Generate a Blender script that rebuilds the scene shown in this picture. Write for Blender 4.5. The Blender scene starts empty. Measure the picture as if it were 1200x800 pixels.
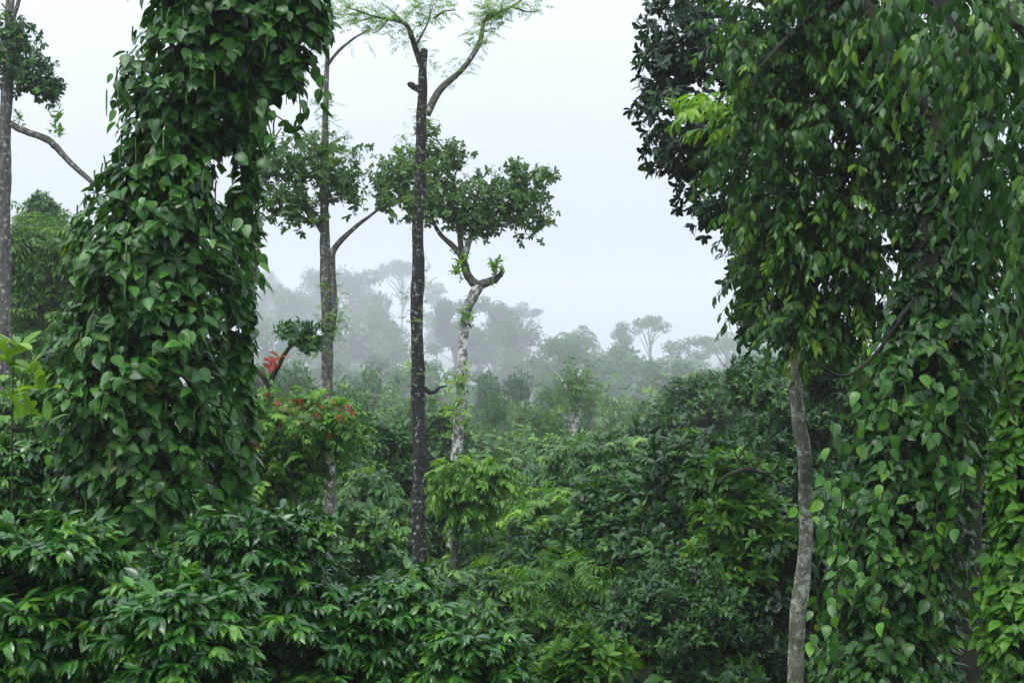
import bpy, math, random
import numpy as np
from mathutils import Vector

# ------------------------------------------------------------------ camera, sky, sun, exposure
S = bpy.context.scene
COL = S.collection
CZ, FPX = 3.0, 1200 * 50 / 36.0          # eye height; focal length in pixels of the 1200 px photograph
cd = bpy.data.cameras.new('camera'); cam = bpy.data.objects.new('camera', cd); COL.objects.link(cam)
cd.lens = 50; cd.sensor_width = 36; cd.clip_start = .05; cd.clip_end = 4000
cam.location = (0, 0, CZ); cam.rotation_euler = (math.radians(90), 0, 0)
cd.dof.use_dof = True; cd.dof.focus_distance = 16; cd.dof.aperture_fstop = 9.0
S.camera = cam

SUN_EL, SUN_ROT = math.radians(62), math.radians(215)
w = bpy.data.worlds.new('World'); S.world = w; w.use_nodes = True
nt = w.node_tree; nt.nodes.clear()
N = nt.nodes.new
out = N('ShaderNodeOutputWorld'); bg = N('ShaderNodeBackground'); sky = N('ShaderNodeTexSky')
sky.sky_type = 'NISHITA'; sky.sun_disc = False; sky.sun_elevation = SUN_EL; sky.sun_rotation = SUN_ROT
sky.dust_density = 4; sky.air_density = 1.0; sky.ozone_density = 1.0
hs = N('ShaderNodeHueSaturation'); hs.inputs['Saturation'].default_value = .22
tc = N('ShaderNodeTexCoord'); sp = N('ShaderNodeSeparateXYZ')
mr = N('ShaderNodeMapRange'); mr.inputs['From Min'].default_value = 0; mr.inputs['From Max'].default_value = 1
mr.inputs['To Min'].default_value = .58; mr.inputs['To Max'].default_value = 2.3
ns = N('ShaderNodeTexNoise'); ns.inputs['Scale'].default_value = 2.2; ns.inputs['Detail'].default_value = 4
nr = N('ShaderNodeMapRange'); nr.inputs['To Min'].default_value = .9; nr.inputs['To Max'].default_value = 1.1
m1 = N('ShaderNodeMath'); m1.operation = 'MULTIPLY'
ov = N('ShaderNodeMixRGB'); ov.inputs['Fac'].default_value = .75; ov.inputs['Color2'].default_value = (7.65, 8.35, 9.7, 1)
mx = N('ShaderNodeMixRGB'); mx.blend_type = 'MULTIPLY'; mx.inputs['Fac'].default_value = 1
L = nt.links.new
L(sky.outputs[0], hs.inputs['Color']); L(hs.outputs[0], ov.inputs['Color1'])
L(tc.outputs['Generated'], sp.inputs[0]); L(sp.outputs['Z'], mr.inputs['Value'])
L(tc.outputs['Generated'], ns.inputs['Vector']); L(ns.outputs['Fac'], nr.inputs['Value'])
L(mr.outputs[0], m1.inputs[0]); L(nr.outputs[0], m1.inputs[1])
L(ov.outputs[0], mx.inputs['Color1']); L(m1.outputs[0], mx.inputs['Color2'])
L(mx.outputs[0], bg.inputs['Color']); bg.inputs['Strength'].default_value = .11
L(bg.outputs[0], out.inputs['Surface'])
sd = bpy.data.lights.new('sun', 'SUN'); sun = bpy.data.objects.new('sun', sd); COL.objects.link(sun)
sd.energy = 1.5; sd.angle = math.radians(16); sd.color = (1, .97, .92)
sun.rotation_euler = (math.radians(90) - SUN_EL, 0, math.radians(-35)); sun.location = (0, 0, 60)
S.view_settings.view_transform = 'Standard'; S.view_settings.look = 'None'
S.view_settings.exposure = 0.49; S.view_settings.gamma = 1.0; S.view_settings.use_curve_mapping = False
cy = S.cycles
cy.max_bounces = 6; cy.diffuse_bounces = 3; cy.glossy_bounces = 2; cy.transmission_bounces = 3; cy.volume_bounces = 4
cy.transparent_max_bounces = 4; cy.use_denoising = True; cy.caustics_reflective = False; cy.caustics_refractive = False
cy.use_adaptive_sampling = False

# ------------------------------------------------------------------ helpers
def P(px, py, d): return np.array(((px - 600) / FPX * d, d, CZ - (py - 400) / FPX * d))
def ground_z(x, y):
    y = np.asarray(y, float); x = np.asarray(x, float)
    g = np.interp(y, [-100, 12, 18, 30, 60, 100, 160, 260, 600, 1400], [.3, 0, -.2, -2.6, -9, -14, -18, -22, -22, -12])
    k = np.clip(y / 200, 0, 1)
    return g + .12 * np.sin(x * .9 + 1) * np.sin(y * .7) + k * 1.4 * np.sin(x * .045 + 2) * np.cos(y * .03)
def unit(a): return a / np.maximum(np.linalg.norm(a, axis=-1, keepdims=True), 1e-9)
UP = np.array((0, 0, 1.))
def wob(p, f=1.0, s=0.0):                # smooth pseudo noise in -1..1
    x, y, z = p[..., 0] * f + s, p[..., 1] * f + s * 1.7, p[..., 2] * f - s
    return (np.sin(2.1 * x + 1.3 * y) * np.cos(1.7 * z - .6 * x) + .6 * np.sin(3.7 * z + 2.9 * y + 1) * np.cos(4.1 * x + .5)
            + .4 * np.sin(7.3 * x - 5.9 * z + 6.7 * y)) / 1.7

def link(name, data, parent=None):
    o = bpy.data.objects.new(name, data); COL.objects.link(o)
    if parent: o.parent = parent
    return o
def tag(o, label=None, cat=None, group=None, kind=None):
    if label: o['label'] = label
    if cat: o['category'] = cat
    if group: o['group'] = group
    if kind: o['kind'] = kind
    return o
def thing(name, label, cat, loc, group=None):
    o = link(name, None); o.location = [float(v) for v in loc]; o.empty_display_size = .2
    return tag(o, label, cat, group)
def mesh(name, V, Q, mat, parent=None, org=(0, 0, 0), attr=None, smooth=True):
    me = bpy.data.meshes.new(name)
    V = np.asarray(V, np.float32) - np.asarray(org, np.float32); Q = np.asarray(Q, np.int32)
    me.vertices.add(len(V)); me.vertices.foreach_set('co', V.ravel())
    k = Q.shape[1]
    me.loops.add(Q.size); me.loops.foreach_set('vertex_index', Q.ravel())
    me.polygons.add(len(Q)); me.polygons.foreach_set('loop_start', np.arange(0, Q.size, k, dtype=np.int32))
    if smooth: me.polygons.foreach_set('use_smooth', np.ones(len(Q), bool))
    if attr is not None:
        a = me.attributes.new('leaf', 'FLOAT_VECTOR', 'POINT'); a.data.foreach_set('vector', np.asarray(attr, np.float32).ravel())
    me.update(calc_edges=True); me.materials.append(mat)
    return link(name, me, parent)

def tmpl(rows):
    V, Q = [], []
    for u, h in rows: V += [(u, -1, h), (u, 0, h), (u, 1, h)]
    for i in range(len(rows) - 1):
        a = 3 * i
        Q += [(a, a + 1, a + 4, a + 3), (a + 1, a + 2, a + 5, a + 4)]
    return np.array(V), np.array(Q)
T = dict(
    heart=tmpl([(-.06, .3), (.06, .8), (.26, 1.0), (.5, .86), (.72, .52), (.88, .2), (1.0, .02)]),
    lance=tmpl([(0, .05), (.18, .6), (.42, 1.0), (.66, .8), (.85, .34), (1.0, .03)]),
    oval=tmpl([(0, .1), (.22, .68), (.5, 1.0), (.78, .86), (.94, .45), (1.0, .08)]),
    mid=tmpl([(0, .08), (.4, 1.0), (.75, .75), (1.0, .06)]),
    obov=tmpl([(0, .12), (.3, .72), (.62, 1.0), (.88, .68), (1.0, .15)]),
    slim=tmpl([(0, .1), (.45, 1.0), (1.0, .05)]),
    kite=(np.array([(0, 0, 0), (.45, -1, 1), (1, 0, 0), (.45, 1, 1.)]), np.array([(0, 1, 2, 3)])),
)
class Leaves:
    def __init__(s): s.V, s.Q, s.A, s.n = [], [], [], 0
    def add(s, pos, axis, nrm, ln, wd, t, curl=.5, fold=.25, tint=.5):
        n = len(pos)
        if n == 0: return
        b = lambda a: np.broadcast_to(np.asarray(a, float), (n,))[:, None]
        ln, wd, curl, fold, tint = map(b, (ln, wd, curl, fold, tint))
        tv, tq = T[t]
        axis = unit(axis); side = unit(np.cross(axis, nrm)); nrm = np.cross(side, axis)
        u, v, h = tv[:, 0][None], tv[:, 1][None], tv[:, 2][None]
        c = np.where(np.abs(curl) < .02, .02, curl)
        al = np.sin(c * u) / c * ln; dn = (1 - np.cos(c * u)) / c * ln
        cr = v * h * wd * .5; hh = fold * np.abs(cr) - dn
        X = pos[:, None] + axis[:, None] * al[..., None] + side[:, None] * cr[..., None] + nrm[:, None] * hh[..., None]
        k = len(tv)
        s.V.append(X.reshape(-1, 3)); s.Q.append((tq[None] + (np.arange(n) * k)[:, None, None]).reshape(-1, 4) + s.n)
        s.A.append(np.stack(np.broadcast_arrays(u + 0 * tint, v * h + 0 * tint, tint + 0 * u), -1).reshape(-1, 3)); s.n += n * k
    def build(s, name, mat, parent, org=(0, 0, 0)):
        return mesh(name, np.concatenate(s.V), np.concatenate(s.Q), mat, parent, org, np.concatenate(s.A))
    def data(s): return np.concatenate(s.V), np.concatenate(s.Q), np.concatenate(s.A)

def spline(pts, n):
    pts = np.asarray(pts, float)
    if len(pts) == 2: return pts[0] + (pts[1] - pts[0]) * np.linspace(0, 1, n)[:, None]
    q = np.vstack([2 * pts[0] - pts[1], pts, 2 * pts[-1] - pts[-2]])
    t = np.linspace(0, len(pts) - 1 - 1e-6, n); i = t.astype(int); f = (t - i)[:, None]
    a, b, c, d = q[i], q[i + 1], q[i + 2], q[i + 3]
    return .5 * (2 * b + (c - a) * f + (2 * a - 5 * b + 4 * c - d) * f * f + (3 * b - a - 3 * c + d) * f ** 3)
class Tubes:
    def __init__(s): s.V, s.Q, s.n = [], [], 0
    def add(s, pts, r, n=None, sides=8, rough=.08, seed=0):
        n = n or max(4, 6 * len(pts))
        p = spline(pts, n); m = len(p)
        r = np.asarray(r, float); rr = np.interp(np.linspace(0, 1, m), np.linspace(0, 1, len(r)), r) if r.ndim else np.full(m, r)
        tg = unit(np.gradient(p, axis=0)); ref = np.where(np.abs(tg[:, 2:]) > .8, np.array([[1., .1, 0]]), np.array([[0, .1, 1.]]))
        ref = np.broadcast_to(ref[:1], p.shape) if True else ref
        a = unit(np.cross(tg, ref)); b = np.cross(tg, a)
        th = np.linspace(0, 2 * np.pi, sides, endpoint=False)
        ring = a[:, None] * np.cos(th)[None, :, None] + b[:, None] * np.sin(th)[None, :, None]
        k = 1 + rough * wob(p[:, None] * 3 + ring * 1.2, 1.0, seed) if rough else np.ones((m, sides))
        X = p[:, None] + ring * (rr[:, None] * k)[..., None]
        X = np.vstack([X.reshape(-1, 3), p[-1:] + tg[-1:] * rr[-1] * .5])
        i = np.arange(m - 1)[:, None] * sides; j = np.arange(sides)[None]; j2 = (j + 1) % sides
        Q = np.stack([i + j, i + j2, i + sides + j2, i + sides + j], -1).reshape(-1, 4)
        e = (m - 1) * sides; jj = np.arange(sides)
        cap = np.stack([e + jj, e + (jj + 1) % sides, np.full(sides, m * sides), np.full(sides, m * sides)], -1)
        s.V.append(X); s.Q.append(Q + s.n); s.n += len(X)
        s.C = getattr(s, 'C', []); s.C.append(cap[:, :3] + s.n - len(X))
    def build(s, name, mat, parent, org=(0, 0, 0)):
        V = np.concatenate(s.V); Q = np.concatenate(s.Q); C = np.concatenate(s.C)
        Tt = np.concatenate([Q[:, [0, 1, 2]], Q[:, [0, 2, 3]], C])
        return mesh(name, V, Tt, mat, parent, org)
def tube(name, pts, r, mat, parent, org=(0, 0, 0), **k):
    t = Tubes(); t.add(pts, r, **k); return t.build(name, mat, parent, org)

def crown_pts(g, clumps, n, shell=.45, lump=.25):
    C = np.array([c[:3] for c in clumps]); R = np.array([c[3:6] for c in clumps])
    wt = (R[:, 0] * R[:, 2]) ** .9; i = g.choice(len(C), n, p=wt / wt.sum())
    o = unit(g.normal(size=(n, 3)))
    f = shell + (1 - shell) * g.random(n) ** .55
    f *= 1 + lump * wob(o * 1.6 + C[i] * .7, 1.6)
    return C[i] + o * R[i] * f[:, None], o
def whorls(lv, g, p, d, k, ln, wd, t, alpha=(.6, 1.25), droop=.25, tint=(.45, .18), young=.08, fold=.25, curl=.5, stem=.05):
    n = len(p); d = unit(d)
    a = unit(np.cross(d, g.normal(size=(n, 3)))); b = np.cross(d, a)
    ph = (np.arange(k)[None] * 2.4 + g.random((n, 1)) * 6.3 + g.normal(size=(n, k)) * .3)
    al = g.uniform(alpha[0], alpha[1], (n, k))
    rad = a[:, None] * np.cos(ph)[..., None] + b[:, None] * np.sin(ph)[..., None]
    ax = d[:, None] * np.cos(al)[..., None] + rad * np.sin(al)[..., None]
    ax = ax - UP * (droop * g.uniform(.4, 1.4, (n, k)))[..., None]
    nr = d[:, None] * .8 + UP * .5 - rad * .2 + g.normal(size=(n, k, 3)) * .2
    pos = p[:, None] - d[:, None] * (np.arange(k)[None, :, None] * stem / k)
    tn = np.clip(g.normal(tint[0], tint[1], (n, 1)) + g.normal(0, .07, (n, k)), 0, .85)
    yg = g.random((n, 1)) < young
    tn = np.where(yg, np.clip(tn + .35, .66, .83), tn)
    sc = g.uniform(.7, 1.15, (n, k)) * g.uniform(.85, 1.1, (n, 1))
    f = lambda z: z.reshape(-1, 3)
    lv.add(f(pos), f(ax), f(nr), (ln * sc).ravel(), (wd * sc).ravel(), t, curl * g.uniform(.2, 1.6, n * k), fold, tn.ravel())
def sprays(lv, g, p, d, m, span, ln, wd, t, sag=.25, hang=.3, side=.9, tint=(.45, .18), young=.1, fold=.2, curl=.6, tb=None, tr=.004, pairs=True, jit=.16):
    n = len(p); d = unit(d)
    span = np.broadcast_to(np.asarray(span, float), (n,)) * g.uniform(.7, 1.2, n)
    s = np.linspace(.12, 1, m)[None] * np.ones((n, 1))
    path = lambda q: p[:, None] + d[:, None] * (span[:, None] * q)[..., None] - UP * (sag * span[:, None] * q * q)[..., None]
    tg = unit(d[:, None] - UP * (2 * sag * s)[..., None])
    sd = unit(np.cross(tg, UP + g.normal(size=(n, 1, 3)) * .25))
    pp = path(s); base = np.clip(g.normal(tint[0], tint[1], (n, 1, )), 0, .8)
    yg = (g.random((n, 1)) < young) * .3
    for sg in (1, -1):
        q = pp if pairs else pp + tg * (span[:, None, None] / m * .5 * (sg > 0))
        ax = tg * g.uniform(.35, .7, (n, m, 1)) + sd * sg * side * g.uniform(.7, 1.1, (n, m, 1)) - UP * (hang * g.uniform(.2, 1.8, (n, m)))[..., None] + g.normal(size=(n, m, 3)) * jit
        nr = UP + g.normal(size=(n, m, 3)) * .28 + tg * .15
        sc = (.75 + .5 * np.sin(np.pi * np.clip(s * .95, 0, 1))) * g.uniform(.75, 1.15, (n, m))
        tn = np.clip(base + yg + .12 * (s > .85) + g.normal(0, .07, (n, m)), 0, .83)
        lv.add(q.reshape(-1, 3), ax.reshape(-1, 3), nr.reshape(-1, 3), (ln * sc).ravel(), (wd * sc).ravel(), t, curl * g.uniform(.2, 1.7, n * m), fold, tn.ravel())
    ax = tg[:, -1]; lv.add(pp[:, -1], ax, UP + g.normal(size=(n, 3)) * .3, ln * .7, wd * .7, t, curl, fold, np.clip(base[:, 0] + .2 + yg[:, 0], 0, .83))
    if tb is not None:
        for i in range(n):
            tb.add(path(np.linspace(0, 1, 4)[None] * np.ones((n, 1)))[i] if False else p[i] + d[i] * span[i] * np.linspace(0, 1, 4)[:, None] - UP * sag * span[i] * (np.linspace(0, 1, 4) ** 2)[:, None], [tr, tr * .5], n=5, sides=4, rough=0)

# ------------------------------------------------------------------ materials
def ramp(nt, stops):
    r = nt.nodes.new('ShaderNodeValToRGB'); e = r.color_ramp.elements
    while len(e) < len(stops): e.new(.5)
    for q, (x, c) in zip(e, stops): q.position = x; q.color = (*c, 1)
    return r
def leaf_mat(name, dark, mid, light, young, rough=.42, trans=.28, veins=True, spec=.36):
    m = bpy.data.materials.new(name); m.use_nodes = True; nt = m.node_tree; nt.nodes.clear(); N = nt.nodes.new; L = nt.links.new
    o = N('ShaderNodeOutputMaterial'); at = N('ShaderNodeAttribute'); at.attribute_name = 'leaf'
    sp = N('ShaderNodeSeparateXYZ'); L(at.outputs['Vector'], sp.inputs[0])
    oi = N('ShaderNodeObjectInfo'); ro = N('ShaderNodeMapRange'); ro.inputs['To Min'].default_value = -.07; ro.inputs['To Max'].default_value = .07
    L(oi.outputs['Random'], ro.inputs['Value']); ad = N('ShaderNodeMath'); ad.operation = 'ADD'; L(sp.outputs['Z'], ad.inputs[0]); L(ro.outputs[0], ad.inputs[1])
    k = .88
    dark, mid, light, young = [(c[0] * k * 1.14, c[1] * k * 1.15, c[2] * k * .7) for c in (dark, mid, light, young)]
    r = ramp(nt, [(.05, dark), (.42, mid), (.72, light), (.9, young), (.99, (.2, .2, .04) if max(young) == young[1] else young)]); L(ad.outputs[0], r.inputs[0])
    col = r.outputs[0]
    if veins:
        ab = N('ShaderNodeMath'); ab.operation = 'ABSOLUTE'; L(sp.outputs['Y'], ab.inputs[0])
        # midrib plus side veins running obliquely from it
        a1 = N('ShaderNodeMath'); a1.operation = 'MULTIPLY'; a1.inputs[1].default_value = .45; L(ab.outputs[0], a1.inputs[0])
        a2 = N('ShaderNodeMath'); a2.operation = 'SUBTRACT'; L(sp.outputs['X'], a2.inputs[0]); L(a1.outputs[0], a2.inputs[1])
        a3 = N('ShaderNodeMath'); a3.operation = 'MULTIPLY'; a3.inputs[1].default_value = 46; L(a2.outputs[0], a3.inputs[0])
        a4 = N('ShaderNodeMath'); a4.operation = 'SINE'; L(a3.outputs[0], a4.inputs[0])
        b1 = N('ShaderNodeMapRange'); b1.inputs['From Min'].default_value = .8; b1.inputs['From Max'].default_value = 1; b1.inputs['To Max'].default_value = .3; L(a4.outputs[0], b1.inputs['Value'])
        b2 = N('ShaderNodeMapRange'); b2.inputs['From Min'].default_value = .1; b2.inputs['From Max'].default_value = .02; b2.inputs['To Max'].default_value = .7; L(ab.outputs[0], b2.inputs['Value'])
        mxm = N('ShaderNodeMath'); mxm.operation = 'MAXIMUM'; L(b1.outputs[0], mxm.inputs[0]); L(b2.outputs[0], mxm.inputs[1])
        mv = N('ShaderNodeMixRGB'); L(mxm.outputs[0], mv.inputs['Fac']); L(col, mv.inputs['Color1'])
        mv.inputs['Color2'].default_value = (light[0] * 1.3 + .02, light[1] * 1.15 + .02, light[2] * 1.2 + .01, 1); col = mv.outputs[0]
        # blotches of wear
        nz = N('ShaderNodeTexNoise'); nz.inputs['Scale'].default_value = 30; tc = N('ShaderNodeTexCoord'); L(tc.outputs['Object'], nz.inputs['Vector'])
        nm = N('ShaderNodeMapRange'); nm.inputs['From Min'].default_value = .3; nm.inputs['From Max'].default_value = .7; nm.inputs['To Min'].default_value = .8; nm.inputs['To Max'].default_value = 1.15; L(nz.outputs['Fac'], nm.inputs['Value'])
        mm = N('ShaderNodeMixRGB'); mm.blend_type = 'MULTIPLY'; mm.inputs['Fac'].default_value = 1; L(col, mm.inputs['Color1']); L(nm.outputs[0], mm.inputs['Color2']); col = mm.outputs[0]
    b = N('ShaderNodeBsdfPrincipled'); L(col, b.inputs['Base Color']); b.inputs['Roughness'].default_value = rough
    b.inputs['Specular IOR Level'].default_value = spec
    t = N('ShaderNodeBsdfTranslucent'); tm = N('ShaderNodeMixRGB'); tm.blend_type = 'MULTIPLY'; tm.inputs['Fac'].default_value = 1
    tm.inputs['Color2'].default_value = (1.7, 1.6, .7, 1); L(col, tm.inputs['Color1']); L(tm.outputs[0], t.inputs['Color'])
    mixs = N('ShaderNodeMixShader'); mixs.inputs[0].default_value = trans; L(b.outputs[0], mixs.inputs[1]); L(t.outputs[0], mixs.inputs[2]); L(mixs.outputs[0], o.inputs['Surface'])
    return m
def bark_mat(name, base, dark, lichen, amount=.5, scale=9, moss=.2):
    m = bpy.data.materials.new(name); m.use_nodes = True; nt = m.node_tree; nt.nodes.clear(); N = nt.nodes.new; L = nt.links.new
    o = N('ShaderNodeOutputMaterial'); b = N('ShaderNodeBsdfPrincipled'); b.inputs['Roughness'].default_value = .8; b.inputs['Specular IOR Level'].default_value = .25
    tc = N('ShaderNodeTexCoord'); mp = N('ShaderNodeMapping'); mp.inputs['Scale'].default_value = (1, 1, .35); L(tc.outputs['Object'], mp.inputs['Vector'])
    n1 = N('ShaderNodeTexNoise'); n1.inputs['Scale'].default_value = scale * 1.6; n1.inputs['Detail'].default_value = 8; n1.inputs['Roughness'].default_value = .65; L(mp.outputs[0], n1.inputs['Vector'])
    r1 = ramp(nt, [(.35, dark), (.65, base)]); L(n1.outputs['Fac'], r1.inputs[0])
    n2 = N('ShaderNodeTexNoise'); n2.inputs['Scale'].default_value = scale; n2.inputs['Detail'].default_value = 7; n2.inputs['Roughness'].default_value = .72; n2.inputs['Distortion'].default_value = .15; L(tc.outputs['Object'], n2.inputs['Vector'])
    th = .72 - amount * .42
    k = N('ShaderNodeMapRange'); k.inputs['From Min'].default_value = th; k.inputs['From Max'].default_value = th + .07; L(n2.outputs['Fac'], k.inputs['Value'])
    mx = N('ShaderNodeMixRGB'); L(k.outputs[0], mx.inputs['Fac']); L(r1.outputs[0], mx.inputs['Color1']); mx.inputs['Color2'].default_value = (*lichen, 1)
    n3 = N('ShaderNodeTexNoise'); n3.inputs['Scale'].default_value = scale * .3; n3.inputs['Detail'].default_value = 6; L(tc.outputs['Object'], n3.inputs['Vector'])
    k3 = N('ShaderNodeMapRange'); k3.inputs['From Min'].default_value = .7 - moss * .5; k3.inputs['From Max'].default_value = .8 - moss * .4; k3.inputs['To Max'].default_value = .75; L(n3.outputs['Fac'], k3.inputs['Value'])
    m2 = N('ShaderNodeMixRGB'); L(k3.outputs[0], m2.inputs['Fac']); L(mx.outputs[0], m2.inputs['Color1']); m2.inputs['Color2'].default_value = (.035, .055, .018, 1)
    L(m2.outputs[0], b.inputs['Base Color'])
    bp = N('ShaderNodeBump'); bp.inputs['Strength'].default_value = .7; bp.inputs['Distance'].default_value = .02; L(n1.outputs['Fac'], bp.inputs['Height']); L(bp.outputs[0], b.inputs['Normal'])
    L(b.outputs[0], o.inputs['Surface']); return m
M = dict(
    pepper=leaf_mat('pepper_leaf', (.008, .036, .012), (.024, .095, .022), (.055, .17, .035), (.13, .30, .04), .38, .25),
    pepper_bright=leaf_mat('bright_vine_leaf', (.014, .055, .01), (.04, .14, .018), (.08, .22, .03), (.15, .32, .04), .4, .35),  # brighter green leaf for the small-leaved vine
    coffee=leaf_mat('coffee_leaf', (.007, .034, .014), (.02, .082, .026), (.042, .145, .032), (.11, .25, .04), .24, .22),
    jack=leaf_mat('jackfruit_leaf', (.010, .034, .016), (.026, .08, .030), (.05, .13, .04), (.11, .24, .05), .42, .25, False),
    crown=leaf_mat('hazed_jackfruit_leaf', (.022, .06, .03), (.05, .115, .05), (.085, .17, .06), (.14, .26, .06), .45, .36, False),  # jackfruit leaf made paler, painting fog over the centre crowns
    shade=leaf_mat('dark_oval_leaf', (.005, .018, .012), (.012, .038, .02), (.025, .07, .03), (.06, .13, .03), .4, .2, False),
    fine=leaf_mat('hanging_leaf', (.010, .042, .012), (.028, .092, .022), (.055, .15, .03), (.16, .28, .04), .4, .35, False),
    feather=leaf_mat('feathery_leaf', (.025, .08, .02), (.06, .15, .045), (.11, .23, .06), (.2, .36, .08), .5, .4, False),
    shrub=leaf_mat('shrub_leaf', (.012, .045, .018), (.03, .10, .03), (.065, .17, .04), (.15, .29, .05), .42, .28, False),
    lime=leaf_mat('lime_leaf', (.02, .07, .014), (.05, .15, .024), (.1, .24, .035), (.2, .36, .05), .42, .38, False),
    forest=leaf_mat('forest_leaf', (.018, .055, .026), (.038, .105, .04), (.07, .165, .05), (.12, .23, .06), .55, .25, False),
    red=leaf_mat('red_young_leaf', (.14, .018, .012), (.26, .03, .016), (.36, .06, .02), (.36, .1, .03), .45, .2, False),
    dry=leaf_mat('dry_leaf', (.08, .05, .02), (.14, .09, .035), (.2, .15, .06), (.25, .2, .08), .7, .2, False),
    spike=leaf_mat('pepper_spike', (.06, .14, .03), (.09, .18, .04), (.13, .22, .06), (.16, .26, .07), .5, .1, False),
    bark_dark=bark_mat('dark_lichened_bark', (.03, .028, .025), (.007, .007, .007), (.36, .37, .35), .37, 20, .12),
    bark_grey=bark_mat('grey_lichened_bark', (.13, .125, .11), (.035, .034, .03), (.40, .41, .38), .4, 16, .2),
    bark_pale=bark_mat('pale_lichened_bark', (.26, .25, .22), (.05, .046, .04), (.6, .61, .58), .58, 11, .18),
    bark_silver=bark_mat('silvery_bark', (.19, .19, .14), (.085, .085, .06), (.40, .43, .35), .5, 15, .36),
    bark_brown=bark_mat('wet_brown_bark', (.028, .024, .019), (.008, .007, .006), (.10, .11, .08), .2, 10, .4),
    twig=bark_mat('twig_bark', (.045, .04, .024), (.015, .014, .009), (.1, .1, .07), .2, 20, .3),
    far_bark=bark_mat('far_bark', (.22, .21, .19), (.10, .095, .085), (.34, .34, .32), .4, .8, .1),
)

# ------------------------------------------------------------------ ground and haze
xs = np.concatenate([np.linspace(-600, -60, 30)[:-1], np.linspace(-60, 60, 121), np.linspace(60, 600, 30)[1:]])
ys = np.concatenate([np.linspace(-70, -10, 6)[:-1], np.linspace(-10, 70, 101), np.linspace(70, 1380, 90)[1:]])
X, Y = np.meshgrid(xs, ys); Vg = np.stack([X, Y, ground_z(X, Y) + .05 * wob(np.stack([X, Y, 0 * X], -1), 3)], -1).reshape(-1, 3)
i, j = np.meshgrid(np.arange(len(ys) - 1), np.arange(len(xs) - 1), indexing='ij'); q = (i * len(xs) + j).ravel()
gm = bpy.data.materials.new('soil_and_litter'); gm.use_nodes = True; nt = gm.node_tree; b = nt.nodes['Principled BSDF']; b.inputs['Roughness'].default_value = .9
tcn = nt.nodes.new('ShaderNodeTexCoord'); n1 = nt.nodes.new('ShaderNodeTexNoise'); n1.inputs['Scale'].default_value = 3; n1.inputs['Detail'].default_value = 10
r = ramp(nt, [(.3, (.018, .02, .008)), (.5, (.035, .045, .016)), (.62, (.02, .06, .014)), (.75, (.07, .055, .03))])
nt.links.new(tcn.outputs['Object'], n1.inputs['Vector']); nt.links.new(n1.outputs['Fac'], r.inputs[0]); nt.links.new(r.outputs[0], b.inputs['Base Color'])
ground = tag(mesh('ground', Vg, np.stack([q, q + 1, q + 1 + len(xs), q + len(xs)], -1), gm), kind='structure')

HAZE = .00105
bx = np.array([(x, y, z) for z in (-20, 62) for y in (-80, 1400) for x in (-620, 620)], float)
hz = bpy.data.materials.new('haze_air'); hz.use_nodes = True; nt = hz.node_tree; nt.nodes.clear()
ho = nt.nodes.new('ShaderNodeOutputMaterial'); pv = nt.nodes.new('ShaderNodeVolumePrincipled')
pv.inputs['Color'].default_value = (.955, .965, 1, 1); pv.inputs['Density'].default_value = HAZE; pv.inputs['Anisotropy'].default_value = .25
nt.links.new(pv.outputs[0], ho.inputs['Volume'])
haze = tag(mesh('haze', bx, [(0, 2, 3, 1), (4, 5, 7, 6), (0, 1, 5, 4), (2, 6, 7, 3), (0, 4, 6, 2), (1, 3, 7, 5)], hz, smooth=False), kind='stuff')
haze.display_type = 'WIRE'

# ------------------------------------------------------------------ small builders
def base_at(px, d):
    x = (px - 600) / FPX * d
    return np.array((x, d, float(ground_z(x, d))))
def poly(pts, d): return [P(a[0], a[1], a[2] if len(a) > 2 else d) for a in pts]
def limb(name, pts, d, r, mat, root, seed=0, sides=10):
    k = d / FPX
    q = np.array(poly(pts, d)); gg = np.random.default_rng(seed); q = spline(q, 3 * len(q)); q[1:-1] += gg.normal(size=q[1:-1].shape) * min(r) * k * .12
    return tube(name, q, [v * k for v in r], mat, root, root['o'], sides=sides + 4, rough=.2, seed=seed)
def tree_root(name, label, px, d, cat='tree', group=None):
    o = base_at(px, d); t = thing(name, label, cat, o, group); t['o'] = [float(v) for v in o]; return t
def cl(px, py, rx, ry, d, rd=None):
    k = d / FPX; c = P(px, py, d); return (*c, rx * k, (rd or rx) * k, ry * k)
def tufts(lv, g, pts, n_each, span, d, spread=.1, mat=None, tint=(.6, .15), down=.35):
    p = np.repeat(np.array(pts), n_each, 0); p = p + g.normal(size=p.shape) * spread
    dr = unit(g.normal(size=p.shape) * [1, 1, .6] + np.array((0, 0, .45)))
    sprays(lv, g, p, dr, 10, span, .26 * span, .045 * span, 'kite', sag=.25, hang=down * .5, side=.8, tint=tint, young=.2)

g = np.random.default_rng(7)

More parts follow.
